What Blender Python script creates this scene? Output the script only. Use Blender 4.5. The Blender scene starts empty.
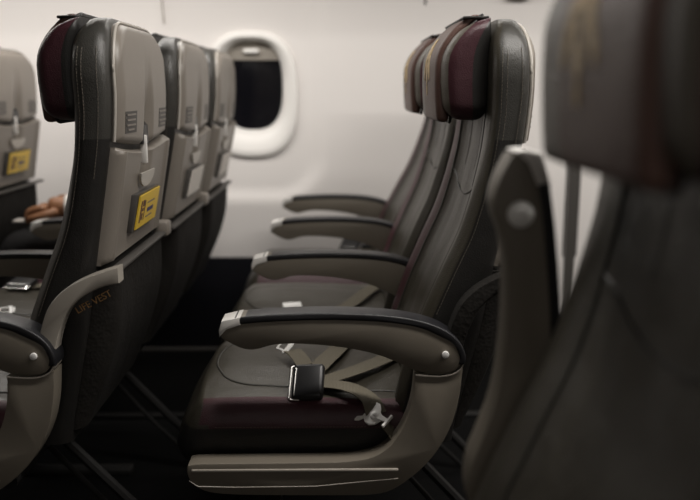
import bpy, bmesh, math, random
from mathutils import Vector, Matrix, Euler
from mathutils.bvhtree import BVHTree
random.seed(4)
S = bpy.context.scene
C = S.collection
PI = math.pi

# ------------------------------------------------------------ camera, world, lights, exposure
cam_d = bpy.data.cameras.new('camera')
cam = bpy.data.objects.new('camera', cam_d); C.objects.link(cam)
cam.location = (0, 0, 1.01)
cam.rotation_euler = (math.radians(90 - 11.45), 0, math.radians(-0.7))
cam_d.sensor_width = 36; cam_d.lens = 36 * 800 / 700
cam_d.clip_start = 0.02
cam_d.dof.use_dof = True
cam_d.dof.focus_distance = 1.43
cam_d.dof.aperture_fstop = 2.3
S.camera = cam
w = bpy.data.worlds.new('world'); S.world = w; w.use_nodes = True
w.node_tree.nodes['Background'].inputs[0].default_value = (0.9, 0.8, 0.7, 1)
w.node_tree.nodes['Background'].inputs[1].default_value = 0.02
S.view_settings.view_transform = 'Standard'; S.view_settings.look = 'None'
S.view_settings.exposure = 0.0; S.view_settings.gamma = 1

def area(name, loc, rot, sx, sy, power, col=(1, 0.955, 0.90)):
    l = bpy.data.lights.new(name, 'AREA'); l.shape = 'RECTANGLE'; l.size = sx; l.size_y = sy
    l.energy = power; l.color = col
    o = bpy.data.objects.new(name, l); C.objects.link(o); o.location = loc; o.rotation_euler = rot
    return o
# strip lights along the cabin (x), under the far bins, and a dim one over the aisle
area('sidewall_light_front', (-1.2, 2.38, 1.62), (math.radians(4), 0, 0), 2.2, 0.05, 20)
area('sidewall_light_rear', (1.15, 2.38, 1.62), (math.radians(0), 0, 0), 1.9, 0.05, 8)
area('aisle_light', (1.1, 1.06, 2.11), (0, 0, 0), 2.4, 0.12, 46)
area('near_side_fill', (0.1, -0.55, 1.6), (math.radians(25), 0, 0), 1.0, 0.05, 2.6)  # added unseen fill from the camera side, brightens the raised armrest

# ------------------------------------------------------------ materials
def nmat(name, col, rough=0.5, metal=0.0, bump=0.0, scale=200, var=0.0, vscale=8, spec=0.5, sheen=0, col2=None, coat=0, weave=False):
    m = bpy.data.materials.new(name); m.use_nodes = True
    nt = m.node_tree; b = nt.nodes['Principled BSDF']
    b.inputs['Base Color'].default_value = (*col, 1)
    b.inputs['Roughness'].default_value = rough
    b.inputs['Metallic'].default_value = metal
    b.inputs['Specular IOR Level'].default_value = spec
    b.inputs['Sheen Weight'].default_value = sheen
    b.inputs['Coat Weight'].default_value = coat
    tc = nt.nodes.new('ShaderNodeTexCoord')
    if var or col2:
        n = nt.nodes.new('ShaderNodeTexNoise'); n.inputs['Scale'].default_value = vscale; n.inputs['Detail'].default_value = 6
        nt.links.new(tc.outputs['Object'], n.inputs['Vector'])
        mx = nt.nodes.new('ShaderNodeMix'); mx.data_type = 'RGBA'
        c2 = col2 or tuple(c * (1 - var) for c in col)
        mx.inputs['A'].default_value = (*col, 1); mx.inputs['B'].default_value = (*c2, 1)
        nt.links.new(n.outputs['Fac'], mx.inputs['Factor'])
        nt.links.new(mx.outputs['Result'], b.inputs['Base Color'])
    if bump:
        if weave:
            n2 = nt.nodes.new('ShaderNodeTexWave'); n2.inputs['Scale'].default_value = scale
        else:
            n2 = nt.nodes.new('ShaderNodeTexVoronoi'); n2.inputs['Scale'].default_value = scale
        nt.links.new(tc.outputs['Object'], n2.inputs['Vector'])
        n3 = nt.nodes.new('ShaderNodeTexNoise'); n3.inputs['Scale'].default_value = 14; n3.inputs['Detail'].default_value = 3
        nt.links.new(tc.outputs['Object'], n3.inputs['Vector'])
        ad = nt.nodes.new('ShaderNodeMath'); ad.operation = 'MULTIPLY_ADD'; ad.inputs[1].default_value = 0.12
        nt.links.new(n2.outputs[0], ad.inputs[0]); nt.links.new(n3.outputs['Fac'], ad.inputs[2])
        bp = nt.nodes.new('ShaderNodeBump'); bp.inputs['Strength'].default_value = bump; bp.inputs['Distance'].default_value = 0.006
        nt.links.new(ad.outputs[0], bp.inputs['Height']); nt.links.new(bp.outputs[0], b.inputs['Normal'])
    return m
M = {}
M['taupe_light'] = nmat('light_taupe_leather', (0.125, 0.11, 0.09), 0.42, bump=0.5, scale=500, var=0.3)
M['brown'] = nmat('brown_leather', (0.115, 0.060, 0.047), 0.45, bump=0.5, scale=500, var=0.3)
M['taupe'] = nmat('taupe_leather', (0.048, 0.0425, 0.032), 0.36, bump=0.5, scale=500, var=0.3)
M['side'] = nmat('charcoal_leather', (0.045, 0.043, 0.038), 0.38, bump=0.5, scale=500, var=0.3)
M['maroon'] = nmat('maroon_leather', (0.06, 0.017, 0.024), 0.45, bump=0.5, scale=500, var=0.35)
M['black'] = nmat('black_leather', (0.014, 0.013, 0.012), 0.42, bump=0.4, scale=500)
M['blackplastic'] = nmat('black_plastic', (0.012, 0.012, 0.013), 0.38)
M['pad'] = nmat('armrest_pad_black', (0.010, 0.010, 0.012), 0.42, bump=0.2, scale=700)
M['grey'] = nmat('grey_plastic', (0.20, 0.177, 0.152), 0.4, bump=0.12, scale=700)
M['arm'] = nmat('armrest_grey_plastic', (0.16, 0.14, 0.112), 0.45, bump=0.12, scale=700)
M['lightgrey'] = nmat('light_grey_plastic', (0.34, 0.31, 0.27), 0.45)
M['darkgrey'] = nmat('dark_grey_plastic', (0.06, 0.055, 0.05), 0.5)
M['rim'] = nmat('pale_rim', (0.42, 0.39, 0.35), 0.4)
M['silver'] = nmat('satin_silver', (0.75, 0.73, 0.70), 0.38, metal=0.25)
M['chrome'] = nmat('polished_steel', (0.75, 0.74, 0.72), 0.22, metal=1)
M['steel'] = nmat('brushed_bright_steel', (0.85, 0.84, 0.82), 0.45, metal=0.1)
M['webbing'] = nmat('olive_webbing', (0.12, 0.105, 0.075), 0.75, bump=0.6, scale=120, weave=True)
M['thread'] = nmat('thread', (0.11, 0.095, 0.075), 0.7)
M['gold'] = nmat('gold_embroidery', (0.75, 0.57, 0.33), 0.5, bump=0.5, scale=300, col2=(0.5, 0.36, 0.18), vscale=60)
M['dullgold'] = nmat('dull_gold_print', (0.40, 0.22, 0.08), 0.6)
M['yellow'] = nmat('yellow_card', (0.72, 0.48, 0.04), 0.4)
M['white'] = nmat('white_card', (0.62, 0.58, 0.53), 0.45)
M['ink'] = nmat('dark_print', (0.09, 0.03, 0.04), 0.5)
M['blueink'] = nmat('blue_print', (0.03, 0.03, 0.12), 0.5)
M['wall'] = nmat('cabin_wall_panel', (0.82, 0.785, 0.76), 0.55, var=0.04, vscale=3, bump=0.05, scale=300)
M['ring'] = nmat('window_surround_white', (0.85, 0.83, 0.80), 0.4)
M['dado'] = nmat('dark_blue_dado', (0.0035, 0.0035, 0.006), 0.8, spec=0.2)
M['carpet'] = nmat('dark_carpet', (0.003, 0.003, 0.003), 0.95, bump=0.5, scale=250, spec=0.1)
M['night'] = nmat('night_window_pane', (0.004, 0.004, 0.006), 0.12)
M['ceil'] = nmat('ceiling_panel', (0.30, 0.28, 0.26), 0.6)
M['post'] = nmat('post_grey', (0.16, 0.15, 0.145), 0.45)
M['metal'] = nmat('dull_leg_metal', (0.016, 0.0155, 0.015), 0.5, spec=0.2)
M['pocket'] = nmat('dark_pocket_cloth', (0.012, 0.0105, 0.009), 0.85, bump=0.8, scale=160, spec=0.2)
M['skin'] = nmat('brown_skin', (0.36, 0.17, 0.085), 0.5, var=0.3, vscale=20)
M['dark_cloth'] = nmat('black_cloth', (0.012, 0.011, 0.011), 0.85)
M['shirt'] = nmat('white_cuff_cloth', (0.75, 0.72, 0.68), 0.8)
M['hair'] = nmat('black_hair', (0.01, 0.008, 0.006), 0.6)

# ------------------------------------------------------------ helpers
def finish(bm, sharp=35):
    bmesh.ops.recalc_face_normals(bm, faces=bm.faces)
    for f in bm.faces: f.smooth = True
    a = math.radians(sharp)
    for e in bm.edges:
        if len(e.link_faces) == 2 and e.calc_face_angle(0) > a: e.smooth = False
MESH = {}
def obj(name, bm, mats, parent=None, key=None, sharp=35):
    """link a bmesh as one object; key = reuse the mesh"""
    if key and key in MESH: me = MESH[key]
    else:
        if callable(bm): bm = bm()
        finish(bm, sharp)
        me = bpy.data.meshes.new(name); bm.to_mesh(me); bm.free()
        for m in (mats if isinstance(mats, (list, tuple)) else [mats]): me.materials.append(M[m])
        if key: MESH[key] = me
    o = bpy.data.objects.new(name, me); C.objects.link(o)
    if parent: o.parent = parent
    return o
def tag(o, label, cat, group=None):
    o['label'] = label; o['category'] = cat
    if group: o['group'] = group
    return o
def struct(name, bm, mats, sharp=35):
    o = obj(name, bm, mats, sharp=sharp); o['kind'] = 'structure'; return o
def part_label(o, t): o['label'] = t; return o

def rbox(x0, x1, y0, y1, z0, z1, r=0.005, seg=3, bm=None):
    t = bmesh.new(); bmesh.ops.create_cube(t, size=1)
    for v in t.verts:
        v.co = Vector(((x0 + x1) / 2 + v.co.x * (x1 - x0), (y0 + y1) / 2 + v.co.y * (y1 - y0), (z0 + z1) / 2 + v.co.z * (z1 - z0)))
    if r: bmesh.ops.bevel(t, geom=list(t.edges), offset=r, segments=seg, profile=0.5, affect='EDGES')
    return merge(bm, t)
def merge(bm, t):
    if bm is None: return t
    me = bpy.data.meshes.new('t'); t.to_mesh(me); t.free(); bm.from_mesh(me); bpy.data.meshes.remove(me)
    return bm
def cut(bm, axis, vals):
    n = Vector((0, 0, 0)); n[axis] = 1
    for v in vals:
        co = Vector((0, 0, 0)); co[axis] = v
        bmesh.ops.bisect_plane(bm, geom=bm.verts[:] + bm.edges[:] + bm.faces[:], plane_co=co, plane_no=n, dist=1e-6)
def xf(bm, mat):
    bmesh.ops.transform(bm, matrix=mat, verts=bm.verts); return bm
def smooth_poly(pts, n=2):
    for _ in range(n):
        q = []
        for i in range(len(pts)):
            a, b = pts[i], pts[(i + 1) % len(pts)]
            q.append((a[0] * .75 + b[0] * .25, a[1] * .75 + b[1] * .25)); q.append((a[0] * .25 + b[0] * .75, a[1] * .25 + b[1] * .75))
        pts = q
    return pts
def prism(poly, y0, y1, bev=0.004, seg=2, bm=None):
    """extrude an XZ outline along Y"""
    t = bmesh.new()
    a = [t.verts.new((p[0], y0, p[1])) for p in poly]
    f = t.faces.new(a)
    r = bmesh.ops.extrude_face_region(t, geom=[f])
    for v in r['geom']:
        if isinstance(v, bmesh.types.BMVert): v.co.y = y1
    bmesh.ops.recalc_face_normals(t, faces=t.faces)
    if bev:
        ed = [e for e in t.edges if abs(e.verts[0].co.y - e.verts[1].co.y) < 1e-6]
        bmesh.ops.bevel(t, geom=ed, offset=bev, segments=seg, profile=0.5, affect='EDGES', clamp_overlap=True)
    return merge(bm, t)
def tube(pts, r, n=8, closed=False, bm=None, flat=1.0):
    t = bm or bmesh.new(); pts = [Vector(p) for p in pts]; rings = []
    N = len(pts)
    up0 = Vector((0, 0, 1))
    for i, p in enumerate(pts):
        a = pts[(i - 1) % N] if (closed or i > 0) else p
        b = pts[(i + 1) % N] if (closed or i < N - 1) else p
        d = (b - a).normalized()
        u = up0 - d * up0.dot(d)
        if u.length < 0.2: u = Vector((1, 0, 0)) - d * d.x
        u.normalize(); s = d.cross(u)
        rr = r[i] if isinstance(r, (list, tuple)) else r
        rings.append([t.verts.new(p + (u * math.cos(k * 2 * PI / n) * flat + s * math.sin(k * 2 * PI / n)) * rr) for k in range(n)])
    for i in range(N if closed else N - 1):
        A, B = rings[i], rings[(i + 1) % N]
        for k in range(n): t.faces.new((A[k], A[(k + 1) % n], B[(k + 1) % n], B[k]))
    if not closed:
        t.faces.new(rings[0]); t.faces.new(rings[-1])
    return t
def cyl(p, axis, r, h, n=20, bev=0.0, bm=None):
    t = bmesh.new()
    bmesh.ops.create_cone(t, cap_ends=True, segments=n, radius1=r, radius2=r, depth=h)
    if bev: bmesh.ops.bevel(t, geom=[e for e in t.edges if abs(e.verts[0].co.z - e.verts[1].co.z) < 1e-6], offset=bev, segments=2, profile=0.5, affect='EDGES')
    q = Vector((0, 0, 1)).rotation_difference(Vector(axis))
    xf(t, Matrix.Translation(Vector(p)) @ q.to_matrix().to_4x4())
    return merge(bm, t)
def ribbon(pts, width, th=0.0016, up=(0, 0, 1), bm=None, sub=4):
    """a strap of real thickness along points; up may be per point"""
    P = [Vector(p) for p in pts]
    if sub:
        Q = []
        for i in range(len(P) - 1):
            p0 = P[max(i - 1, 0)]; p1 = P[i]; p2 = P[i + 1]; p3 = P[min(i + 2, len(P) - 1)]
            for k in range(sub):
                u = k / sub
                Q.append(0.5 * ((2 * p1) + (p2 - p0) * u + (2 * p0 - 5 * p1 + 4 * p2 - p3) * u * u + (3 * p1 - p0 - 3 * p2 + p3) * u ** 3))
        Q.append(P[-1]); P = Q
    t = bm or bmesh.new(); rows = []
    up = Vector(up).normalized()
    for i, p in enumerate(P):
        d = (P[min(i + 1, len(P) - 1)] - P[max(i - 1, 0)]).normalized()
        s = d.cross(up)
        s = s.normalized() if s.length > 0.05 else Vector((0, 1, 0))
        nn = s.cross(d).normalized()
        rows.append([t.verts.new(p + s * a * width / 2 + nn * b * th) for a, b in ((-1, 0), (1, 0), (1, 1), (-1, 1))])
    for A, B in zip(rows, rows[1:]):
        for k in range(4): t.faces.new((A[k], A[(k + 1) % 4], B[(k + 1) % 4], B[k]))
    t.faces.new(rows[0]); t.faces.new(rows[-1])
    return t
def interp(tab, z):
    tab = sorted(tab)
    if z <= tab[0][0]: return tab[0][1]
    for (a, fa), (b, fb) in zip(tab, tab[1:]):
        if z <= b:
            u = (z - a) / (b - a); return fa + (fb - fa) * u
    return tab[-1][1]
def smooth_tab(tab, n=60, w=0.02):
    z0, z1 = min(t[0] for t in tab), max(t[0] for t in tab)
    out = []
    for i in range(n + 1):
        z = z0 + (z1 - z0) * i / n
        out.append((z, sum(interp(tab, z + k * w / 3) for k in range(-3, 4)) / 7))
    return out
def text_bm(s, size, depth=0.0006):
    cu = bpy.data.curves.new('txt', 'FONT'); cu.body = s; cu.size = size; cu.extrude = depth
    cu.align_x = 'CENTER'; cu.align_y = 'CENTER'
    o = bpy.data.objects.new('txt', cu); C.objects.link(o)
    dg = bpy.context.evaluated_depsgraph_get(); dg.update()
    me = bpy.data.meshes.new_from_object(o.evaluated_get(dg))
    t = bmesh.new(); t.from_mesh(me)
    bpy.data.objects.remove(o); bpy.data.curves.remove(cu); bpy.data.meshes.remove(me)
    return t

# ------------------------------------------------------------ the cabin
HX = 0.175          # x of the armrest hinge in the middle row
PITCH = 0.693
Y0 = 1.29           # aisle face of the far block
YW = 3.05

def sstep(a, b, x):
    t = max(0, min(1, (x - a) / (b - a))); return t * t * (3 - 2 * t)
def wall_y(x, z):
    # recessed window bay, rounded corners, and a lean towards the bins
    cx, hx, cz, hz, r = -0.36, 0.285, 1.22, 0.62, 0.16
    qx = abs(x - cx) - (hx - r); qz = abs(z - cz) - (hz - r)
    sd = math.hypot(max(qx, 0), max(qz, 0)) + min(max(qx, qz), 0) - r
    prot = 0.022 * sstep(-0.035, 0.02, sd)
    lean = 0.0 if z < 1.2 else 0.75 * (z - 1.2) ** 2 + (0.10 * (z - 1.2) if z > 1.2 else 0)
    return YW - prot - lean
WX, WZ = -0.331, 0.984    # window centre
def in_window(x, z): return (abs(x - WX) / 0.135) ** 3 + (abs(z - WZ - .02) / 0.186) ** 3 < 1
bm = bmesh.new()
nx, nz = 200, 70
X = [-3.2 + 5.7 * i / nx for i in range(nx + 1)]; Zs = [0.37 + 1.28 * j / nz for j in range(nz + 1)]
V = [[bm.verts.new((x, wall_y(x, z), z)) for z in Zs] for x in X]
for i in range(nx):
    for j in range(nz):
        if not in_window((X[i] + X[i + 1]) / 2, (Zs[j] + Zs[j + 1]) / 2):
            bm.faces.new((V[i][j], V[i + 1][j], V[i + 1][j + 1], V[i][j + 1]))
struct('wall_far', bm, 'wall', sharp=80)
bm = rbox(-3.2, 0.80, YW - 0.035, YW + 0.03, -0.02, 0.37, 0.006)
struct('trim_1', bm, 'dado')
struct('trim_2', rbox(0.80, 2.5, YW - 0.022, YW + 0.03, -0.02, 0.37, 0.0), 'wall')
bm = rbox(-3.2, 2.5, YW - 0.05, YW - 0.03, 0, 0.012, 0.003)
struct('baseboard_far', bm, 'darkgrey')
struct('floor', rbox(-3.2, 2.5, -1.0, YW + 0.05, -0.05, 0, 0), 'carpet')
struct('ceiling', rbox(-3.2, 2.5, -0.3, 2.45, 2.14, 2.18, 0), 'ceil')
struct('wall_near', rbox(-3.2, 2.5, -1.0, -0.95, 0, 1.65, 0), 'ceil')
struct('wall_front', rbox(-3.25, -3.2, -1.0, YW + .05, 0, 2.18, 0), 'ceil')
struct('wall_rear', rbox(2.5, 2.55, -1.0, YW + .05, 0, 2.18, 0), 'ceil')
# panel joint post (two dark gaps either side of a grey strip) and thin joints
bm = bmesh.new(); rows = []
for k in range(28):
    z = 1.6 * k / 27; yy = wall_y(.887, max(z, .37))
    rows.append([bm.verts.new(p) for p in ((.868, yy + .004, z), (.868, yy - .010, z), (.906, yy - .010, z), (.906, yy + .004, z))])
for A, B in zip(rows, rows[1:]):
    for k in range(4): bm.faces.new((A[k], A[(k + 1) % 4], B[(k + 1) % 4], B[k]))
bm.faces.new(rows[0]); bm.faces.new(rows[-1])
struct('trim_3', bm, 'darkgrey')
for i, (x, z0, z1) in enumerate(((0.862, .37, 1.6), (0.912, .37, 1.6), (0.309, 1.305, 1.62), (-0.642, 1.24, 1.6))):
    pts = [(x + (0.01 * (1.34 - z) if x < -.5 else 0), wall_y(x, z) - 0.001, z) for z in [z0 + (z1 - z0) * k / 14 for k in range(15)]]
    struct('trim_%d' % (i + 4), tube(pts, 0.0035 if x > -.5 else 0.0025, 6), 'darkgrey' if x > -.5 else 'lightgrey')
for i, (x) in enumerate(()): pass
# overhead bins, far and near
def bin_bm(s, yw):
    prof = [(yw, 1.60), (yw - s * .12, 1.605), (yw - s * .5, 1.64), (yw - s * .66, 1.72), (yw - s * .68, 1.9), (yw - s * .6, 2.14), (yw, 2.16)]
    t = bmesh.new(); A = [t.verts.new((-3.2, y, z)) for y, z in prof]; f = t.faces.new(A)
    r = bmesh.ops.extrude_face_region(t, geom=[f])
    for v in r['geom']:
        if isinstance(v, bmesh.types.BMVert): v.co.x = 2.5
    return t
struct('trim_8', bin_bm(1, YW), 'ceil')
struct('trim_9', bin_bm(-1, -0.95), 'ceil')
# seat tracks on the floor
for i, y in enumerate((1.62, 2.35)):
    struct('trim_%d' % (10 + i), rbox(-3.2, 2.5, y, y + 0.03, 0, 0.008, 0.002), 'metal')

# window: surround ring, pane, shade with its handle
def sup(a, b, n, t):
    c, s = math.cos(t), math.sin(t)
    return (math.copysign(abs(c) ** (2 / n), c) * a, math.copysign(abs(s) ** (2 / n), s) * b)
def ring_bm():
    t = bmesh.new(); rings = []
    # (a, b, cz shift, y)
    prof = [(0.176, 0.232, 0, YW + .002), (0.175, 0.231, 0, YW - .008), (0.170, 0.226, 0, YW - .016), (0.162, 0.217, 0, YW - .019), (0.152, 0.206, 0.003, YW - .018),
            (0.140, 0.193, 0.010, YW - .010), (0.130, 0.180, 0.020, YW - .004), (0.122, 0.172, 0.026, YW + .006), (0.117, 0.167, 0.030, YW + .022), (0.113, 0.163, 0.033, YW + .045), (0.118, 0.168, 0.033, YW + .047)]
    for a, b, dz, y in prof:
        rings.append([t.verts.new((WX + p[0], y, WZ + dz + p[1])) for p in (sup(a, b, 2.7, k * 2 * PI / 72) for k in range(72))])
    for A, B in zip(rings, rings[1:]):
        for k in range(72): t.faces.new((A[k], A[(k + 1) % 72], B[(k + 1) % 72], B[k]))
    return t
win = struct('window_1', ring_bm(), 'ring')
o = obj('pane', rbox(WX - .125, WX + .125, YW + .046, YW + .05, WZ - .15, WZ + .21, 0), 'night', win)
def shade_bm():
    t = rbox(WX - .118, WX + .118, YW + .034, YW + .040, WZ + .128, WZ + .205, 0.002)
    return t
sh = obj('window_shade', shade_bm(), 'lightgrey', win)
hb = rbox(WX - .030, WX + .030, YW + .012, YW + .036, 1.135, 1.154, 0.008, 3)
obj('shade_handle', hb, 'ring', win)

# small dark fixture high on the wall
bm = rbox(0.60, 0.68, 2.97, 3.03, 1.325, 1.36, 0.006)
tag(obj('wall_fixture', bm, 'blackplastic'), 'small black fixture high on the pale wall above the aisle seat', 'wall fixture')

# ------------------------------------------------------------ the seat
FRONT = smooth_tab([(1.13, .085), (1.10, .073), (1.05, .071), (.97, .073), (.9, .067), (.82, .052), (.76, .036), (.70, .010), (.61, -.026), (.52, -.055), (.42, -.075), (.38, -.078)])
REAR = smooth_tab([(1.13, .122), (1.09, .132), (1.0, .135), (.92, .129), (.85, .117), (.70, .090), (.6, .075), (.42, .035), (.38, .03)])
YC = 0.2725
def fr(z): return interp(FRONT, z)
def rr(z): return interp(REAR, z)
def hw(z, top=1.130, r=0.105, w0=0.2125):
    zc = top - r
    if z <= zc: return w0
    return w0 - r + r * math.sqrt(max(0, 1 - ((z - zc) / r) ** 2))
def section(x0, x1, hwid, rc, n=5):
    """closed rounded rectangle; returns (x, y) with front = x0"""
    rc = min(rc, (x1 - x0) / 2 * .98, hwid * .98)
    pts = []
    for cx, cy, a0 in ((x0 + rc, -hwid + rc, PI), (x1 - rc, -hwid + rc, 1.5 * PI), (x1 - rc, hwid - rc, 0), (x0 + rc, hwid - rc, .5 * PI)):
        for k in range(n + 1):
            a = a0 + k * PI / 2 / n; pts.append((cx + math.cos(a) * rc, cy + math.sin(a) * rc))
    # front run from +y to -y
    m = 16; y1 = hwid - rc
    for k in range(1, m): pts.append((x0, y1 - 2 * y1 * k / m))
    return pts
def backrest_bm(flip=1):
    t = bmesh.new(); rings = []
    zs = [.38 + (1.02 - .38) * i / 34 for i in range(35)] + [1.03 + .1 * math.sin(k * PI / 2 / 10) for k in range(0, 10)] + [1.1295]
    for z in zs:
        h = hw(z); a, b = fr(z), rr(z)
        u = max(0, (z - 1.09) / .04); s = 1 - .30 * u * u
        mid = (a + b) / 2 + .004 * u; a = mid - (mid - a) * s; b = mid + (b - mid) * s
        ring = []
        for x, y in section(a, b, h, .022):
            if x < a + .006 and abs(y) < h - .02 and z < 1.06:      # padded wings, dished middle with two soft channels
                dish = .010 * (1 - sstep(.105, .15, abs(y)))
                ch = .004 * math.exp(-((abs(y) - .055) / .010) ** 2)
                x += (dish + ch) * (1 - sstep(1.0, 1.06, z)) - .006 * sstep(.13, .17, abs(y)) * (1 - sstep(.75, .95, z))
            ring.append(t.verts.new((x, YC + y, z)))
        rings.append(ring)
    n = len(rings[0])
    for A, B in zip(rings, rings[1:]):
        for k in range(n): t.faces.new((A[k], A[(k + 1) % n], B[(k + 1) % n], B[k]))
    t.faces.new(rings[0]); t.faces.new(rings[-1])
    for f in t.faces:
        c = f.calc_center_median(); yl = c.y - YC
        if c.x < fr(c.z) + .012:
            if abs(yl) < .135 or c.z > .985: f.material_index = 0
            elif yl * flip > 0: f.material_index = 1
            else: f.material_index = 0
            if abs(yl) > hw(c.z) - .006: f.material_index = 2 if c.z > .922 else 3
        else: f.material_index = 2 if c.z > .922 else 3
    return t
def stitches(path, step=.0062, ln=.0042, r=.0007):
    """a dashed line of thread"""
    t = bmesh.new(); P = [Vector(p) for p in path]
    L = [0]
    for a, b in zip(P, P[1:]): L.append(L[-1] + (b - a).length)
    def at(s):
        for i in range(len(P) - 1):
            if s <= L[i + 1]: return P[i].lerp(P[i + 1], (s - L[i]) / max(1e-9, L[i + 1] - L[i]))
        return P[-1]
    s = 0
    while s + ln < L[-1]:
        a, b = at(s), at(s + ln); tube([a, b], r, 4, bm=t); s += step
    return t
def back_stitch_bm(side, line):
    zs = [.62 + .46 * i / 40 for i in range(41)]
    t = bmesh.new()
    if side:
        for off, ref in (((.013, fr), (.021, fr), (-.016, rr))[line],):
            zz = zs if off == .013 else [.925 + .155 * i / 20 for i in range(21)] if ref is fr else [.86 + .22 * i / 20 for i in range(21)]
            path = [(ref(z) + off, YC + side * (hw(z) + .0003 - (0.0022 if off == .013 else 0)), z) for z in zz]
            merge(t, stitches(path))
    return t
def back_seam_bm():
    # the smile shaped seam across the lumbar panel and vertical piping
    t = bmesh.new()
    def dish(y, z):
        return .010 * (1 - sstep(.105, .15, abs(y))) - .006 * sstep(.13, .17, abs(y)) * (1 - sstep(.75, .95, z))
    pts = []
    for i in range(25):
        y = -.134 + .268 * i / 24; z = .845 - .035 * (1 - (y / .134) ** 2)
        pts.append((fr(z) + dish(y, z) - .0002, YC + y, z))
    tube(pts, .0018, 6, bm=t)
    for s in (-1, 1):
        tube([(fr(z) + dish(.135, z) - .0005, YC + s * .135, z) for z in [.46 + .52 * i / 30 for i in range(31)]], .0018, 6, bm=t)
        tube([(fr(z) + dish(.0, z) + .002, YC + s * .055, z) for z in [.86 + .16 * i / 10 for i in range(11)]], .0010, 5, bm=t)
    return t
# hard shell on the rear of the backrest
def panel(ys, zlo, zhi, xf_, th, nu=26, nv=22):
    """closed slab over (y, z): zlo(y), zhi(y) edges, xf_(y, z) outer surface, th thickness"""
    t = bmesh.new(); G = []; H = []
    for i in range(nu + 1):
        y = ys[0] + (ys[1] - ys[0]) * i / nu
        a, b = zlo(y), zhi(y)
        g = []; h = []
        for j in range(nv + 1):
            z = a + (b - a) * j / nv
            x = xf_(y, z, i / nu, j / nv)
            g.append(t.verts.new((x, y, z))); h.append(t.verts.new((rr(z) - th, y, z)))
        G.append(g); H.append(h)
    for i in range(nu):
        for j in range(nv):
            t.faces.new((G[i][j], G[i + 1][j], G[i + 1][j + 1], G[i][j + 1]))
            t.faces.new((H[i][j], H[i][j + 1], H[i + 1][j + 1], H[i + 1][j]))
        t.faces.new((G[i][0], H[i][0], H[i + 1][0], G[i + 1][0])); t.faces.new((G[i][nv], G[i + 1][nv], H[i + 1][nv], H[i][nv]))
    for j in range(nv):
        t.faces.new((G[0][j], G[0][j + 1], H[0][j + 1], H[0][j])); t.faces.new((G[nu][j], H[nu][j], H[nu][j + 1], G[nu][j + 1]))
    return t
SW = 0.186
def s_hi(y):
    h = abs(y - YC); r = .10; top = 1.122; e = SW - r
    return top if h < e else top - r + math.sqrt(max(0, r * r - (h - e) ** 2))
def s_lo(y): return .921 - .016 * (1 - (min(1, abs(y - YC) / SW)) ** 1.6)
def s_x(y, z, u, v):
    e = min(u, 1 - u) / .07; e2 = min(1, (s_hi(y) - z) / .02); e3 = min(1, v / .03)
    rd = math.sqrt(max(0, 1 - (1 - min(1, e)) ** 2)) * math.sqrt(max(0, 1 - (1 - max(0, e2)) ** 2)) * (.6 + .4 * e3)
    yl = y - YC
    k = 1 - sstep(.0, 1.0, (z - .91) / .17)                   # central valley widening downwards
    val = .016 * k * (1 - sstep(.012 + .0 * k, .03 + .012 * k, abs(yl + .0)))
    dish = 0.004 * (1 - (yl / SW) ** 2)
    return rr(z) + .002 + .013 * rd + dish * rd - val * rd
def shell_bm(): return panel((YC - SW, YC + SW), s_lo, s_hi, s_x, .004, 48, 30)
def lit_shell_rim_bm():  # pale tube stands in for light caught along the shell edge
    pts = [(rr(max(s_lo(y), .9)) + .004, y, s_lo(y) + .0) for y in [YC - SW]]
    path = []
    for z in [.92 + (1.022 - .92) * i / 8 for i in range(8)]: path.append((rr(z) + .004, YC - SW - .001, z))
    for k in range(0, 13):
        a = PI - k * PI / 2 / 12; path.append((0, YC - SW + .1 + math.cos(a) * .101, 1.022 + math.sin(a) * .101))
    for k in range(0, 13):
        a = PI / 2 - k * PI / 2 / 12; path.append((0, YC + SW - .1 + math.cos(a) * .101, 1.022 + math.sin(a) * .101))
    for z in [.92 + (1.022 - .92) * (7 - i) / 8 for i in range(8)]: path.append((0, YC + SW + .001, z))
    path = [(rr(p[2]) + .005, p[1], p[2]) for p in path]
    return tube(path, .0028, 8)
TW = 0.190
def t_hi(y): return .911 - .016 * (1 - (min(1, abs(y - YC) / TW)) ** 1.6)
def t_lo(y): return .704
def t_x(y, z, u, v):
    e = min(1, min(u, 1 - u) / .035); e2 = min(1, min(v, 1 - v) / .05)
    rd = math.sqrt(max(0, 1 - (1 - e) ** 2)) * math.sqrt(max(0, 1 - (1 - e2) ** 2))
    yl = y - YC
    # curved bezel step: centre sits lower, side strips proud
    step = .005 * (1 - sstep(.155, .172, abs(yl)))
    hollow = .011 * math.exp(-(max(0, abs(yl) - .022) / .012) ** 2) * sstep(.81, .845, z)
    return rr(z) + .008 + .018 * rd - step * e2 - hollow * rd
def tray_bm(): return panel((YC - TW, YC + TW), t_lo, t_hi, t_x, .002, 60, 30)
def tray_scoop_bm():
    # pale half-moon finger pull under the latch
    t = bmesh.new(); A = []
    x = rr(.835) + .023
    pts = [(YC - .055, .852), (YC + .055, .852)] + [(YC + .055 * math.cos(a), .849 - .026 * math.sin(a)) for a in [k * PI / 12 for k in range(1, 12)]]
    a = [t.verts.new((rr(z) + .0275, y, z)) for y, z in pts]; f = t.faces.new(a)
    r = bmesh.ops.extrude_face_region(t, geom=[f])
    for v in r['geom']:
        if isinstance(v, bmesh.types.BMVert): v.co.x -= .004
    return t
def back_pocket_bm():
    def lo(y): return .40
    def hi(y): return .696
    def x_(y, z, u, v):
        e = min(1, min(u, 1 - u) / .08)
        return rr(z) + .004 + .042 * math.sqrt(max(0, 1 - (1 - e) ** 2)) * (math.sin(min(1, v * 1.02) * PI * .62 + .35))
    return panel((YC - .195, YC + .195), lo, hi, x_, .002, 30, 16)

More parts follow.
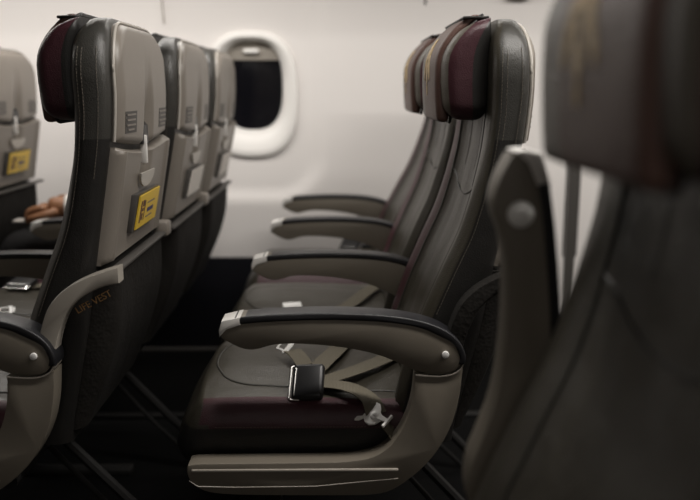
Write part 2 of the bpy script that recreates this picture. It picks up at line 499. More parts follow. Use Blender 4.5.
CX0, CX1, CZ0, CZT = -.488, -.030, .335, .447
def cushion_bm():
    t = rbox(CX0, CX1, .052, .493, CZ0, CZT, .038, 6)
    cut(t, 1, [.088, .125, .15, .19, .23, YC, .315, .355, .395, .42, .457]); cut(t, 0, [-.42, -.39, -.35, -.30, -.25, -.2, -.15, -.1])
    cut(t, 2, [.412])
    for v in t.verts:
        u = (v.co.y - YC) / .22; xx = (v.co.x - CX0) / (CX1 - CX0)
        if v.co.z > .40:
            k = (v.co.z - .40) / (CZT - .40)
            dz = .024 * (1 - min(1, abs(u)) ** 3) * (.7 + .5 * math.sin(PI * min(1, xx * 1.3))) 
            dz -= .010 * math.exp(-((abs(u) - .62) / .10) ** 2) * (1 if xx > .12 else xx / .12)
            dz += .004 * math.sin(v.co.x * 70 + v.co.y * 23) * (1 - abs(u)) * .5
            v.co.z += dz * k
        if xx < .2:
            v.co.x += (.016 * (u * u) + .45 * max(0, min(v.co.z, .447) - .375)) * (1 - xx / .2)
    for f in t.faces:
        c = f.calc_center_median()
        if c.z < .412 and c.x > CX0 + .02: f.material_index = 2
        elif c.z < .37: f.material_index = 2
        elif (c.y < .088 or c.y > .457) and c.x > -.42: f.material_index = 1
        else: f.material_index = 0
    return t
_cb = cushion_bm(); bmesh.ops.recalc_face_normals(_cb, faces=_cb.faces); CBVH = BVHTree.FromBMesh(_cb); _cb.free()
def cz(x, y, off=0.0):
    h = CBVH.ray_cast(Vector((x, y, 1)), Vector((0, 0, -1)))
    return (h[0].z if h[0] else .40) + off
def cushion_seam_bm():
    t = bmesh.new()
    loops = []
    pts = [(-.05, .13), (-.2, .13), (-.34, .135), (-.395, .16), (-.42, .22), (-.425, YC), (-.42, .33), (-.395, .385), (-.34, .415), (-.2, .42), (-.05, .42)]
    for grow in (0,):
        Q = []
        for i in range(len(pts) - 1):
            for k in range(5):
                u = k / 5; Q.append((pts[i][0] * (1 - u) + pts[i + 1][0] * u, pts[i][1] * (1 - u) + pts[i + 1][1] * u))
        for _ in range(4): Q = [Q[0]] + [((Q[i - 1][0] + 2 * Q[i][0] + Q[i + 1][0]) / 4, (Q[i - 1][1] + 2 * Q[i][1] + Q[i + 1][1]) / 4) for i in range(1, len(Q) - 1)] + [Q[-1]]
        tube([(x, y, cz(x, y, .0)) for x, y in Q], .0022, 6, bm=t)
    return t
def cushion_stitch_bm():
    t = stitches([(-.40 + .36 * i / 30, .0515, .415) for i in range(31)])
    return t

def headrest_bm():
    t = rbox(-.007, .076, YC - .160, YC + .160, .955, 1.130, .028, 6)
    cut(t, 0, [.002, .043]); cut(t, 2, [.97, .99, 1.02, 1.05, 1.065, 1.08, 1.095, 1.108, 1.118]); cut(t, 1, [YC - .1, YC - .05, YC, YC + .05, YC + .1])
    for f in t.faces:
        c = f.calc_center_median()
        f.material_index = 0 if c.x < .002 else (1 if c.x < .043 else 2)
    for v in t.verts:
        k = (v.co.z - 1.04) / .087
        v.co.x += (.012 * k * k + hlean(v.co.z)) * max(0, min(1, (.076 - v.co.x) / .06))
        v.co.x += .0
    return t
def hlean(z): return .017 * max(0, (z - 1.05) / .05) ** 2
def hcover_x(z, y):
    k = (z - 1.045) / .09
    return hlean(z) - .024 + .006 * k * k + .3 * max(0, abs(y) - .03) ** 2
def headrest_cover_bm():
    t = rbox(-.006, .016, YC - .118, YC + .118, .950, 1.137, .009, 4)
    cut(t, 2, [.98 + .012 * i for i in range(14)]); cut(t, 1, [YC - .10 + .025 * i for i in range(9)])
    for v in t.verts: v.co.x += hcover_x(v.co.z, v.co.y - YC) + .012
    for f in t.faces:
        if f.calc_center_median().y < YC + .05: f.material_index = 1
    return t
def piping_bm():
    path = []
    a, b0, b1, r = .120, .950, 1.137, .02
    for cy, cz_, s in ((-a + r, b0 + r, PI), (a - r, b0 + r, 1.5 * PI), (a - r, b1 - r, 0), (-a + r, b1 - r, .5 * PI)):
        for k in range(6):
            an = s + k * PI / 10
            path.append((cy + r * math.cos(an), cz_ + r * math.sin(an)))
    dense = []
    for i in range(len(path)):
        p, q = path[i], path[(i + 1) % len(path)]
        n = max(1, int(math.hypot(q[0] - p[0], q[1] - p[1]) / .02))
        for k in range(n): dense.append((p[0] + (q[0] - p[0]) * k / n, p[1] + (q[1] - p[1]) * k / n))
    return tube([(.018 + hcover_x(z, y) + .012, YC + y, z) for y, z in dense], .0030, 8, closed=True)
def flap_bm():
    t = rbox(.028, .074, YC - .122, YC + .122, 1.127, 1.132, .002, 2)
    cut(t, 0, [.03, .04, .05, .06])
    for v in t.verts:
        k = (v.co.x - .048) / .026; v.co.z += .002 - .002 * k * k + .003 * max(0, k) ** 4
    return t
def emblem_bm():
    """an embroidered winged motif and a row of small marks"""
    t = bmesh.new()
    def leaf(y, z, ang, l, wd):
        q = bmesh.new(); n = 12; A = []
        for k in range(n):
            a = k * 2 * PI / n; u = math.cos(a) * l; v = math.sin(a) * wd * (1 - .5 * math.cos(a))
            yy = y + u * math.cos(ang) - v * math.sin(ang); zz = z + u * math.sin(ang) + v * math.cos(ang)
            A.append(q.verts.new((0, yy, zz)))
        f = q.faces.new(A); r = bmesh.ops.extrude_face_region(q, geom=[f])
        for v in r['geom']:
            if isinstance(v, bmesh.types.BMVert): v.co.x += .0015
        merge(t, q)
    for k in range(5):
        leaf(YC + .006 + k * .007, 1.088 - k * .012, .9 + k * .22, .017, .0045)
        leaf(YC - .006 - k * .007, 1.088 - k * .012, PI - .9 - k * .22, .017, .0045)
    leaf(YC, 1.052, PI / 2, .036, .008)
    leaf(YC, 1.008, PI / 2, .012, .004)
    for v in t.verts: v.co.x += hcover_x(v.co.z, v.co.y - YC) + .0048
    return t

# armrest, hinge at (0, *, .57); horizontal, tip towards -x
def loc(pts, dx=.175): return [(x - dx, z) for x, z in pts]
ARM = loc([(-0.196, 0.626), (-0.168, 0.635), (-0.018, 0.638), (0.1, 0.627), (0.167, 0.609), (0.193, 0.593), (0.208, 0.568), (0.202, 0.542), (0.177, 0.531), (0.135, 0.535), (0.101, 0.552), (0.058, 0.570), (-0.001, 0.582), (-0.068, 0.588), (-0.112, 0.587), (-0.137, 0.579), (-0.155, 0.576), (-0.178, 0.584), (-0.200, 0.598), (-.203, .612)])
def arm_bm(): return prism(chaik2(ARM, (0, 1, 15, 18, 19), 2), 0, .045, .002)
def pad_bm():
    top = [(-.352, .6335), (-.30, .6385), (-.2, .642), (-.10, .638), (-.04, .628), (0.0, .613), (.026, .592), (.038, .566), (.036, .550)]
    low = [(x - (0 if i < 5 else .010 if i < 8 else .012), z - .0125 + (.0 if i < 6 else .008 if i < 8 else .012)) for i, (x, z) in enumerate(top)]
    poly = top + low[::-1]
    return prism(chaik2(poly, (0, len(top) - 1, len(top), len(poly) - 1), 2), -.0015, .0465, .003, 3)
def tip_bm():
    poly = [(-.3785, .600), (-.3795, .612), (-.374, .628), (-.342, .6355), (-.342, .621), (-.366, .613)]
    return prism(poly, -.002, .047, .003, 2)
def pin_bm():
    return cyl((.002, -.002, .568), (0, -1, 0), .0062, .006, 20, .0015)
def button_bm(side):
    # round recline button on the inner face near the tip
    y = .047 if side > 0 else -.002
    t = cyl((-.315, y, .603), (0, side, 0), .0135, .008, 28, .002)
    t = cyl((-.315, y + side * .006, .603), (0, side, 0), .0085, .006, 28, .002, bm=t)
    return t
def make_armrest(seat, y, inner=1, pin=True, tip='silver', raised=None, slots=False, inner_pin=False):
    a = obj('armrest', arm_bm, 'arm', seat, 'arm')
    obj('arm_pad', pad_bm, 'pad', a, 'pad')
    part_label(obj('tip_cap', tip_bm, tip, a, 'tip' + tip), 'pale cap on the armrest tip')
    if pin: obj('hinge_pin', pin_bm, 'steel', a, 'pin')
    if inner: part_label(obj('recline_button', lambda: button_bm(inner), 'steel', a, 'button%d' % inner), 'round metal recline button')
    if slots:
        t = bmesh.new()
        for u in (-.155, -.105): rbox(u - .014, u + .014, .008, .016, .583 if u < -.12 else .573, .590 if u < -.12 else .581, .001, 1, bm=t)
        obj('slot', t, 'blackplastic', a)
    a.location = (0, y, 0)
    if raised is not None:
        # turn about the hinge
        R = Matrix.Translation((0, y, .568)) @ Matrix.Rotation(raised, 4, 'Y') @ Matrix.Translation((0, 0, -.568))
        a.matrix_local = R
    return a
FRAME = loc([(0.208, 0.541), (0.2035, 0.486), (0.190, 0.431), (0.157, 0.372), (0.105, 0.325), (0.068, 0.308), (-.02, .308), (-.14, .309), (-.22, .312), (-0.250, 0.322), (-0.266, 0.340), (-0.269, 0.362), (-0.264, 0.369), (-.20, .3695), (-.08, .370), (0.030, 0.3715), (0.076, 0.388), (0.108, 0.430), (0.124, 0.482), (0.1275, 0.529), (.15, .5275), (.185, .530)])
def chaik(pts, keep):
    """corner cutting that leaves the named corners sharp"""
    out = []
    n = len(pts)
    for i in range(n):
        p = pts[i]
        if i in keep: out.append(p); continue
        a, b = pts[i - 1], pts[(i + 1) % n]
        for u in (.25, .12): out.append((p[0] + (a[0] - p[0]) * u, p[1] + (a[1] - p[1]) * u))
        for u in (.12, .25): out.append((p[0] + (b[0] - p[0]) * u, p[1] + (b[1] - p[1]) * u))
    return out
def chaik2(pts, keep, n=3):
    P = [(p, i in keep) for i, p in enumerate(pts)]
    for _ in range(n):
        Q = []
        for i, (p, k) in enumerate(P):
            if k: Q.append((p, True)); continue
            for q in (P[i - 1][0], P[(i + 1) % len(P)][0]):
                Q.append(((p[0] * .75 + q[0] * .25, p[1] * .75 + q[1] * .25), False))
        P = Q
    return [p for p, k in P]
def frame_bm(): return prism(chaik2(FRAME, (0, 19), 2), .002, .043, .002, 2)
def ridge_bm():
    t = rbox(-.435, -.075, -.001, .006, .3545, .3595, .0015, 2)
    pts = [(-.44, .338), (-.425, .327), (-.36, .325), (-.22, .326), (-.15, .333), (-.075, .340)]
    tube([(x, .002, z) for x, z in pts], .0009, 6, bm=t)
    return t
def lip_bm():
    # pale lipped edge below the armrest hinge
    pts = [(-.047, .530), (-.03, .5285), (-.005, .5275), (.015, .531), (.028, .539), (.034, .549)]
    t = ribbon([(x, .0225, z) for x, z in pts], .045, .002, up=(0, 0, 1))
    return t
def bracket_bm():
    pts = [(.005, .585), (.016, .625), (.030, .655), (.055, .680), (.085, .697), (.125, .711), (.148, .7175)]
    low = [(.148, .690), (.118, .684), (.085, .667), (.060, .645), (.045, .615), (.036, .585), (.032, .565)]
    return prism(chaik2(pts + low, (0, 6, 7, 13), 2), .012, .046, .003, 2)
def rail_bm():
    t = rbox(.112, .132, .03, .499, .692, .700, .003, 2)
    return t
def joint_bm():
    return rbox(.106, .136, .455, .499, .688, .720, .005, 2)
def latch_bm():
    x = rr(.895)
    t = rbox(x + .008, x + .022, YC - .016, YC - .006, .868, .922, .002, 2)
    return t
def latch_recess_bm():
    x = rr(.93)
    t = prism([(x - .002, .905), (x + .0135, .905), (x + .0135, .94), (x + .006, .948), (x - .002, .948)], YC - .028, YC + .02, .002)
    return t
def notice_bm(side):
    y = YC + side * .126
    t = bmesh.new()
    a, b = y - .035, y + .035
    x = lambda z, yy: s_x(yy, z, (yy - (YC - SW)) / (2 * SW), (z - s_lo(yy)) / (s_hi(yy) - s_lo(yy)))
    nu, nv = 8, 6; G = []
    for i in range(nu + 1):
        yy = a + (b - a) * i / nu
        G.append([t.verts.new((x(z, yy) + .0008, yy, z)) for z in [.932 + .038 * j / nv for j in range(nv + 1)]])
    for i in range(nu):
        for j in range(nv): t.faces.new((G[i][j], G[i + 1][j], G[i + 1][j + 1], G[i][j + 1]))
    r = bmesh.ops.extrude_face_region(t, geom=t.faces[:])
    for v in r['geom']:
        if isinstance(v, bmesh.types.BMVert): v.co.x -= .003
    return t
def notice_print_bm(side):
    y = YC + side * .126; t = bmesh.new()
    for z, w1 in ((.964, .030), (.955, .028), (.946, .030), (.938, .02)):
        x = s_x(y, z, (y - (YC - SW)) / (2 * SW), (z - s_lo(y)) / (s_hi(y) - s_lo(y))) + .0012
        n = 7
        for k in range(n):
            a = y - w1 + 2 * w1 * k / n
            rbox(x - .001, x + .0006, a, a + 2 * w1 / n * .7, z - .0016, z + .0016, 0, 1, bm=t)
    return t
def card_bm(dy=0, dz=0):
    z0, z1 = .748 + dz, .812 + dz; t = bmesh.new()
    xa, xb = rr(z0) + .031, rr(z1) + .0335
    poly = [(xa, z0), (xa + .003, z0), (xb + .003, z1), (xb, z1)]
    return prism(poly, YC - .075 + dy, YC + .085 + dy, .0, 1)
def holder_bm():
    z0, z1 = .744, .816
    xa, xb = rr(z0) + .018, rr(z1) + .018
    poly = [(xa, z0), (xa + .0125, z0), (xb + .0145, z1), (xb, z1)]
    return prism(poly, YC - .088, YC + .088, .002, 2)
def card_print_bm():
    z0, z1 = .752, .806
    def X(z): return (rr(z0) + .034) + ((rr(z1) - rr(z0)) + .0025) * (z - z0) / (z1 - z0)
    t = bmesh.new()
    def bar(y0, y1, za, zb):
        zm = (za + zb) / 2; q = prism([(X(za) - .001, za), (X(za) + .0006, za), (X(zb) + .0006, zb), (X(zb) - .001, zb)], YC + y0, YC + y1, 0); merge(t, q)
    bar(-.060, -.052, .758, .800); bar(-.048, -.038, .762, .775); bar(-.048, -.036, .779, .785); bar(-.045, -.034, .788, .800)
    bar(-.03, -.026, .760, .798)
    return t
def card_word_bm():
    t = text_bm('SAFETY', .012, .0004)
    xf(t, Matrix.Translation((rr(.779) + .0352, YC + .03, .779)) @ Matrix.Rotation(math.radians(8), 4, 'Y') @ Matrix.Rotation(PI / 2, 4, 'Z') @ Matrix.Rotation(PI / 2, 4, 'X'))
    return t

# seat belt pieces
def buckle_parts(belt, p, rz, tilt=(0, 0)):
    R = Matrix.Translation(p) @ Euler((tilt[0], tilt[1], rz)).to_matrix().to_4x4() @ Matrix.Scale(1.12, 4)
    b = obj('buckle', xf(rbox(-.026, .026, -.030, .030, 0, .018, .006, 3), R), 'blackplastic', belt)
    part_label(b, 'black buckle with a bright metal edge')
    t = tube([(-.027, -.029, .010), (-.030, -.026, .012), (-.030, .026, .012), (-.027, .029, .010)], .0022, 6)
    tube([(-.020, -.026, .0185), (-.020, .022, .0185)], .0013, 6, bm=t)
    tube([(-.030, -.026, .012), (-.027, -.0295, .011), (-.012, -.0305, .011)], .0022, 6, bm=t)
    obj('buckle_rim', xf(t, R), 'chrome', belt)
    return R
def tongue_parts(belt, p, rz, tilt=(0, 0)):
    R = Matrix.Translation(p) @ Euler((tilt[0], tilt[1], rz)).to_matrix().to_4x4()
    t = bmesh.new()
    for (x0, x1, y0, y1) in ((-.022, -.017, -.013, .013), (-.017, .004, -.013, -.008), (-.017, .004, .008, .013), (.002, .010, -.017, .017), (.010, .016, -.011, .011)):
        rbox(x0, x1, y0, y1, .004, .007, .0012, 1, bm=t)
    return part_label(obj('tongue', xf(t, R), 'steel', belt), 'bright metal belt tongue')
def anchor_parts(belt, p, rz, tilt=(0, 0)):
    R = Matrix.Translation(p) @ Euler((tilt[0], tilt[1], rz)).to_matrix().to_4x4()
    t = prismz([(-.021, -.026), (-.014, -.022), (-.010, -.014), (-.002, -.020), (.008, -.021), (.017, -.015), (.021, -.004), (.018, .006), (.010, .011), (.004, .020), (-.003, .026), (-.011, .026), (-.014, .019), (-.010, .012), (-.014, .004), (-.014, -.012), (-.022, -.018)], 0, .0035)
    cyl((.006, 0, .005), (0, 0, 1), .009, .005, 20, .001, bm=t)
    cyl((.006, 0, .008), (0, 0, 1), .004, .003, 16, .0008, bm=t)
    prismz([(.008, -.006), (.036, -.0035), (.036, .0035), (.008, .006)], .004, .007, t)
    rbox(.032, .037, -.014, .014, .002, .008, .001, 1, bm=t)
    return part_label(obj('anchor_plate', xf(t, R), 'steel', belt), 'bright metal anchor fitting with a round bolt')
def prismz(poly, z0, z1, bm=None):
    t = bmesh.new(); a = [t.verts.new((p[0], p[1], z0)) for p in poly]; f = t.faces.new(a)
    r = bmesh.ops.extrude_face_region(t, geom=[f])
    for v in r['geom']:
        if isinstance(v, bmesh.types.BMVert): v.co.z = z1
    return merge(bm, t)
def strap(paths, width=.040):
    t = bmesh.new()
    for i, pp in enumerate(paths):
        pts = []
        for q in pp:
            if len(q) == 2: pts.append((q[0], q[1], cz(q[0], q[1], .004 + .002 * i)))
            elif q[2] < .2: pts.append((q[0], q[1], cz(q[0], q[1], q[2])))
            else: pts.append(q)
        merge(t, ribbon(pts, width))
    return t
def belt_for(seat, kind):
    if kind == 'aisle':
        b = obj('seat_belt', strap([[(-.235, .150, .012), (-.205, .22, .012), (-.185, .29, .010), (-.165, .38, .008), (-.13, .45, .004)],
                                    [(-.215, .135, .010), (-.15, .175, .014), (-.09, .24, .012), (-.055, .30, .012), (-.035, .36, .02)],
                                    [(-.225, .13, .010), (-.165, .100, .018), (-.125, .075, .012), (-.112, .055, .438)],
                                    [(-.100, .048, .428), (-.080, .040, .405), (-.065, .032, .372)]]), 'webbing', seat)
        merge_to = strap([[(-.245, .19, .010), (-.260, .215, .020), (-.274, .240, .020)]], .034)
        obj('loose_webbing', merge_to, 'webbing', b)
        buckle_parts(b, (-.232, .104, cz(-.232, .104, .018)), math.radians(-12), (math.radians(48), math.radians(-6)))
        tongue_parts(b, (-.282, .250, cz(-.282, .250, .022)), math.radians(-50), (math.radians(40), 0))
        anchor_parts(b, (-.118, .048, .438), math.radians(-42), (math.radians(26), math.radians(8)))
    elif kind == 'middle':
        b = obj('seat_belt', strap([[(-.30, .13, .006), (-.23, .12, .008), (-.17, .15, .010), (-.13, .22, .010), (-.10, .30, .012), (-.06, .38, .02)]]), 'webbing', seat)
        R = Matrix.Translation((-.292, .130, cz(-.292, .130, .012))) @ Euler((math.radians(28), 0, math.radians(15))).to_matrix().to_4x4()
        t = rbox(-.026, .022, -.022, .020, 0, .006, .003, 2)
        part_label(obj('tongue', xf(t, R), 'steel', b), 'bright metal belt tongue')
        t = rbox(-.026, .018, -.02, .02, 0, .014, .005, 2)
        xf(t, Matrix.Translation((-.345, .12, cz(-.345, .12, .002))))
        obj('buckle', t, 'blackplastic', b)
    elif kind == 'window':
        b = obj('seat_belt', strap([[(-.17, .44, .006), (-.12, .43, .008), (-.07, .40, .010), (-.03, .36, .02)]]), 'webbing', seat)
        buckle_parts(b, (-.14, .44, cz(-.14, .44, .012)), math.radians(70), (0, math.radians(-30)))
        obj('buckle_base', xf(rbox(-.02, .02, -.02, .02, 0, .02, .006, 2), Matrix.Translation((-.085, .43, cz(-.085, .43, .01)))), 'blackplastic', b)
    else:
        b = obj('seat_belt', strap([[(-.33, .33, .006), (-.27, .34, .008), (-.19, .30, .010), (-.10, .26, .012), (-.06, .2, .02)]]), 'webbing', seat)
        R = buckle_parts(b, (-.345, .33, cz(-.345, .33, .004)), math.radians(75), (0, math.radians(-12)))
        tongue_parts(b, (-.30, .12, cz(-.30, .12, .010)), math.radians(20), (math.radians(20), 0))
    return b

def make_seat(x, y, label, group, belt=None, near_arm='aisle', far_arm=None, frame=False, card='yellow', bracket=None, recline=0.0, emblem=True, rail=True, flip=1):
    s = bpy.data.objects.new('airline_seat', None); C.objects.link(s)
    s.empty_display_size = .1; s.location = (x, y, 0); tag(s, label, 'seat', group)
    B = obj('backrest', lambda: backrest_bm(flip), ['taupe', 'maroon', 'side', 'black'], s, 'backrest%d' % flip, 50)
    [obj('stitching', lambda: back_stitch_bm(sd, ln), 'thread', B, 'backstitch%d%d' % (sd, ln)) for sd in (-1, 1) for ln in (0, 1, 2)]; obj('seam', back_seam_bm, 'side', B, 'backseam')
    sh = obj('back_shell', shell_bm, 'grey', s, 'shell', 50)
    part_label(obj('lit_shell_rim', lit_shell_rim_bm, 'rim', sh, 'rim'), 'thin rim painted pale for the lit shell edge')
    for sd in (-1, 1):
        n = part_label(obj('notice_plate', lambda: notice_bm(sd), 'darkgrey', sh, 'notice%d' % sd), 'small dark plate with faint lines of print')
        obj('notice_print', lambda: notice_print_bm(sd), 'grey', sh, 'noticeprint%d' % sd)
    tr = obj('tray_table', tray_bm, 'grey', s, 'tray', 50)
    part_label(obj('finger_pull', tray_scoop_bm, 'rim', tr, 'scoop'), 'pale half round finger pull')
    obj('latch', latch_bm, 'silver', tr, 'latch'); obj('latch_recess', latch_recess_bm, 'blackplastic', tr, 'latchrec')
    obj('back_pocket', back_pocket_bm, 'pocket', s, 'pocket', 50)
    h = obj('card_holder', holder_bm, 'darkgrey', s, 'holder')
    c = part_label(obj('card', card_bm, card, h, 'card' + card), card + ' printed card')
    if card == 'yellow':
        obj('card_print', card_print_bm, 'ink', h, 'cardprint')
        obj('card_mark', lambda: xf(card_mark_bm(), Matrix.Identity(4)), 'blueink', h, 'cardmark')
    cu = obj('seat_cushion', cushion_bm, ['taupe', 'maroon', 'black'], s, 'cushion', 60)
    obj('seam', cushion_seam_bm, 'side', cu, 'cushseam'); obj('stitching', cushion_stitch_bm, 'thread', cu, 'cushstitch')
    H = obj('headrest', headrest_bm, ['taupe_light', 'maroon', 'black'], s, 'headrest', 60)
    obj('headrest_cover', headrest_cover_bm, ['taupe_light', 'brown'], H, 'hcover', 60); obj('piping', piping_bm, 'black', H, 'hpipe'); obj('flap', flap_bm, 'black', H, 'hflap')
    if emblem: part_label(obj('emblem', emblem_bm, 'gold', H, 'emblem'), 'gold embroidered motif')
    if near_arm: make_armrest(s, 0, inner=0 if near_arm == 'plain' else 0, pin=near_arm == 'aisle')
    if far_arm == 'window': make_armrest(s, .5, inner=0, pin=False)
    if rail:
        r = obj('rear_rail', rail_bm, 'darkgrey', s, 'rail')
        if not (far_arm == 'window'): obj('rail_joint', joint_bm, 'grey', r, 'joint')
    if frame:
        fo = obj('side_frame', frame_bm, 'arm', s, 'frame')
        part_label(obj('trim_strip', ridge_bm, 'lightgrey', fo, 'ridge'), 'thin pale moulded strip')
        obj('frame_lip', lip_bm, 'lightgrey', fo, 'lip')
    if bracket: obj('side_bracket', bracket_bm, bracket, s, 'bracket' + bracket)
    if belt: belt_for(s, belt)
    if recline:
        R = Matrix.Translation((0, 0, .5)) @ Matrix.Rotation(recline, 4, 'Y') @ Matrix.Translation((0, 0, -.5))
        for ch in s.children:
            if ch.name.split('.')[0] in ('backrest', 'back_shell', 'tray_table', 'back_pocket', 'card_holder', 'headrest', 'rear_rail'): ch.matrix_local = R
    return s
def card_mark_bm():
    z0, z1 = .752, .806
    def X(z): return (rr(z0) + .034) + ((rr(z1) - rr(z0)) + .0025) * (z - z0) / (z1 - z0)
    t = bmesh.new()
    for (y0, y1, za, zb) in ((-.005, .045, .772, .780), (-.01, .05, .790, .792), (-.01, .04, .762, .764)):
        merge(t, prism([(X(za) - .001, za), (X(za) + .0006, za), (X(zb) + .0006, zb), (X(zb) - .001, zb)], YC + y0, YC + y1, 0))
    return t

GM = 'seats of the middle row'; GF = 'seats of the row ahead, seen from behind'
xm, xb, xe = HX, HX - PITCH, HX - 2 * PITCH + .05
rc = math.radians(1.0)
make_seat(xm, Y0, 'leather aisle seat with unfastened belt and bright anchor plate, grey side frame in full view', GM, 'aisle', frame=True, bracket='pocket', recline=rc)
make_seat(xm, Y0 + .5, 'dark leather middle seat facing the empty space, bright belt tongue lying on its cushion', GM, 'middle', near_arm='plain', recline=rc)
make_seat(xm, Y0 + 1.0, 'dark leather seat beside the wall, dark belt buckle on its cushion, two armrests in front', GM, 'window', near_arm='plain', far_arm='window', recline=math.radians(6))
s = make_seat(xb, Y0, 'seat seen from behind with yellow card on its grey tray, nearest of the row ahead', GF, 'ahead', frame=True, bracket='lightgrey')
t = text_bm('LIFE VEST', .017, .0004)
xf(t, Matrix.Translation((.092, .050, .648)) @ Matrix.Rotation(math.radians(-28), 4, 'Y') @ Matrix.Rotation(PI / 2, 4, 'X'))
part_label(obj('side_lettering', t, 'dullgold', s), 'faint gold lettering below the bracket')
make_seat(xb, Y0 + .5, 'seat seen from behind with white card on its grey tray, between two similar seats', GF, 'ahead', near_arm='plain', card='white', recline=math.radians(1.3))
make_seat(xb, Y0 + 1.0, 'grey-backed seat beside the window, half hiding the white window surround', GF, None, near_arm='plain', far_arm='window', card='white', recline=math.radians(2.2))
make_seat(xe, Y0 + 1.0, 'pale blurred seat back two rows ahead with yellow card, in front of the seated person', 'seat two rows ahead', None, near_arm='plain', far_arm='window')
# seat across the aisle, close to the camera, its aisle armrest folded up
yn = .30
sn = make_seat(xm, yn, 'large dark seat closest to the camera, gold motif on brown headrest, armrest folded up', 'seat across the aisle', None, near_arm=None, bracket=None, recline=rc, flip=-1)
make_armrest(sn, .5, inner=-1, pin=False, raised=math.radians(85), slots=True)

# ------------------------------------------------------------ under-seat frames
def row_frame(x, y0, label, ys):
    r = bpy.data.objects.new('seat_frame', None); C.objects.link(r); r.location = (x, y0, 0); tag(r, label, 'seat frame', 'metal frames under the seat rows')
    for xx in (-.32, -.08): obj('beam', tube([(xx, .05, .312), (xx, 1.50 if len(ys) > 1 else .48, .312)], .014, 12), 'metal', r)
    for y in ys:
        l = obj('leg', rbox(-.335, -.300, y - .015, y + .015, 0, .325, .004), 'metal', r)
        obj('foot', rbox(-.35, -.04, y - .018, y + .018, 0, .018, .004), 'metal', l)
        obj('strut', tube([(-.08, y, .32), (.075, y, .15), (.21, y, .012)], .011, 8), 'metal', r)
        obj('brace', tube([(-.115, y + .01, .30), (.03, y + .01, .13), (.15, y + .01, .012)], .006, 8), 'metal', r)
    return r
row_frame(xb, Y0, 'dark metal legs and struts under the row ahead', (.27, .70))
row_frame(xm, Y0, 'dark metal legs and struts under the middle row', (.27, .70))
row_frame(xe, Y0 + 1.0, 'dark metal legs under the pale seat two rows ahead', (.27,))
row_frame(xm, yn, 'dark metal legs under the close seat across the aisle', (.27,))

# ------------------------------------------------------------ seated person in the row ahead, beside the window
def skin_mesh(chains, sub=2):
    """chains: [(points, radii, link)] ; link = index into verts to branch from, or None for the root chain"""
    me = bpy.data.meshes.new('s'); V = []; E = []; Rr = []
    for pts, rad, link in chains:
        prev = link
        for p, r in zip(pts, rad):
            V.append(p); Rr.append(r); i = len(V) - 1
            if prev is not None: E.append((prev, i))
            prev = i
    me.from_pydata(V, E, []); o = bpy.data.objects.new('s', me); C.objects.link(o)
    m = o.modifiers.new('k', 'SKIN'); m.use_smooth_shade = True
    for i, r in enumerate(Rr):
        sv = me.skin_vertices[0].data[i]; sv.radius = (r, r) if not isinstance(r, tuple) else r
    me.skin_vertices[0].data[0].use_root = True
    s2 = o.modifiers.new('b', 'SUBSURF'); s2.levels = sub; s2.render_levels = sub
    dg = bpy.context.evaluated_depsgraph_get(); dg.update()
    out = bpy.data.meshes.new_from_object(o.evaluated_get(dg)); t = bmesh.new(); t.from_mesh(out)
    bpy.data.objects.remove(o); bpy.data.meshes.remove(me); bpy.data.meshes.remove(out)
    return t
px, py = xb, Y0 + 1.0 + YC
W = lambda x, y, z: (px - .03 + x, py + y, z)
HAND = Vector((-.925, 2.45, .640))
chains = [
    ([W(-.13, 0, .545), W(-.115, 0, .66), W(-.085, 0, .79), W(-.06, 0, .90), W(-.055, 0, .965), W(-.065, 0, 1.0), W(-.078, 0, 1.035)],
     [(.13, .16), (.105, .15), (.11, .165), (.085, .15), .060, .062, .062], None),
    ([W(-.15, -.09, .53), W(-.34, -.11, .545), W(-.470, -.12, .535), W(-.455, -.12, .30), W(-.42, -.12, .09), W(-.52, -.12, .045)], [.09, .08, .058, .052, .04, .035], 0),
    ([W(-.15, .09, .53), W(-.34, .11, .545), W(-.470, .12, .535), W(-.455, .12, .30), W(-.42, .12, .09), W(-.52, .12, .045)], [.09, .08, .058, .052, .04, .035], 0),
    ([W(-.06, -.17, .885), W(-.07, -.205, .75), W(-.09, -.215, .655), W(-.22, -.15, .645), (-.845, 2.46, .648)], [.055, .046, .040, .034, .026], 3),
    ([W(-.06, .17, .885), W(-.07, .20, .75), W(-.10, .19, .66), W(-.24, .14, .64), W(-.33, .10, .635), W(-.40, .09, .64)], [.055, .046, .040, .032, .026, .03], 3),
]
body = skin_mesh(chains)
# left hand: palm and five fingers, loosely closed
hx = HAND
palm = [((-.835, 2.462, .648), (-.870, 2.460, .648), (-.905, 2.456, .644)), ((.028, .030), (.030, .038), (.024, .040))]
hand = skin_mesh([(list(palm[0]), list(palm[1]), None)], 2)
fing = [(2.428, .038, .0), (2.446, .044, -.002), (2.464, .040, -.002), (2.480, .032, .0)]
for fy, L, dz in fing:
    q = skin_mesh([([(-.895, fy, .648), (-.920, fy, .650 + dz), (-.920 - L * .85, fy + .001, .638), (-.920 - L * 1.05, fy + .002, .616), (-.920 - L * .72, fy + .002, .602)], [.0135, .0130, .0122, .0112, .010], None)], 2)
    merge(hand, q)
q = skin_mesh([([(-.865, 2.440, .640), (-.890, 2.420, .632), (-.925, 2.416, .624), (-.955, 2.424, .616)], [.017, .0155, .0135, .011], None)], 2)
merge(hand, q)
for f in body.faces:
    c = f.calc_center_median()
    skin_ = (c.z > .965) or (c.x < px - .325 and c.y < py - .02 and c.z > .60 and c.y < 2.5 and False) or (c.x < px - .34 and c.y > py and c.z > .62 and c.x > px - .45 and c.z < .70)
    f.material_index = 1 if skin_ else 0
for f in hand.faces: f.material_index = 1
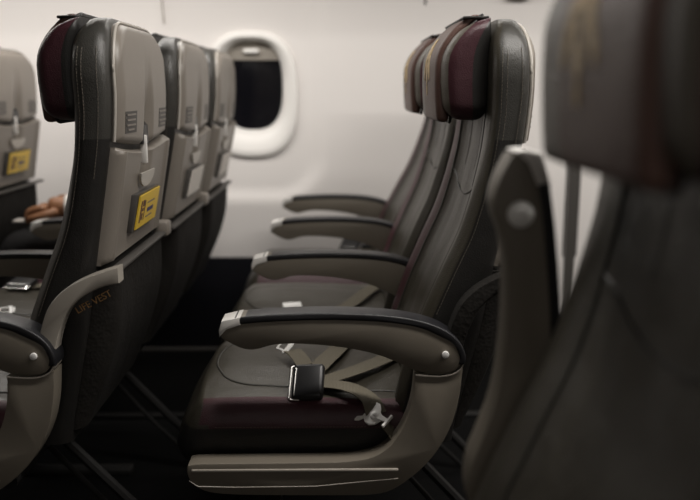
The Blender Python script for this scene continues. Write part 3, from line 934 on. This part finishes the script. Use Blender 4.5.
# face: nose, lips, ears as small additions to the same mesh
def blob(p, s, mi):
    t = bmesh.new(); bmesh.ops.create_uvsphere(t, u_segments=14, v_segments=10, radius=1)
    xf(t, Matrix.Translation(p) @ Matrix.Diagonal((*s, 1)))
    for f in t.faces: f.material_index = mi
    merge(body, t)
hc = Vector(W(-.088, 0, 1.062))
t = bmesh.new(); bmesh.ops.create_uvsphere(t, u_segments=48, v_segments=36, radius=1)
for v in t.verts:
    x, y, z = v.co
    q = Vector((x * .094, y * .074, z * .108))
    if z < 0: q.y *= 1 + .28 * z; q.x *= 1 + (.16 * z if x < 0 else .35 * z)       # jaw and nape narrow
    if x < 0:
        f = -x
        q.x -= .020 * math.exp(-(q.y / .011) ** 2 - ((q.z + .012) / .020) ** 2) * f    # nose
        q.x += .010 * math.exp(-((abs(q.y) - .030) / .014) ** 2 - ((q.z - .012) / .012) ** 2) * f   # eye sockets
        q.x -= .006 * math.exp(-(q.y / .022) ** 2 - ((q.z + .050) / .008) ** 2) * f    # lips
        q.x -= .008 * math.exp(-(q.y / .020) ** 2 - ((q.z + .085) / .014) ** 2) * f    # chin
    v.co = q + hc
for f in t.faces: f.material_index = 1
merge(body, t)
for sgn in (-1, 1):
    blob(hc + Vector((.004, sgn * .073, -.008)), (.016, .007, .026), 1)
    blob(hc + Vector((-.071, sgn * .030, .012)), (.009, .012, .007), 2)
    blob(hc + Vector((-.078, sgn * .030, .012)), (.003, .005, .005), 0)
merge(body, hand)
person = obj('person', body, ['dark_cloth', 'skin', 'shirt'], sharp=180)
tag(person, 'seated person in dark clothes, mostly hidden, bare hand and white cuff resting over the lap', 'person')
t = tube([(-.850, 2.461, .648), (-.845, 2.462, .648), (-.830, 2.464, .648), (-.805, 2.467, .648)], [.036, .040, .041, .042], 20)
obj('shirt_cuff', t, 'shirt', person)
t = bmesh.new(); bmesh.ops.create_uvsphere(t, u_segments=24, v_segments=16, radius=1)
xf(t, Matrix.Translation(hc + Vector((.018, 0, .036))) @ Matrix.Diagonal((.084, .078, .076, 1)))
obj('hair', t, 'hair', person)
# folded paper in the hand
t = rbox(-1.005, -.955, 2.43, 2.475, .606, .612, .001, 1)
xf(t, Matrix.Rotation(0, 4, 'X'))
tag(obj('folded_paper', t, 'white'), 'small pale folded paper held in the fingers of the seated person', 'paper')
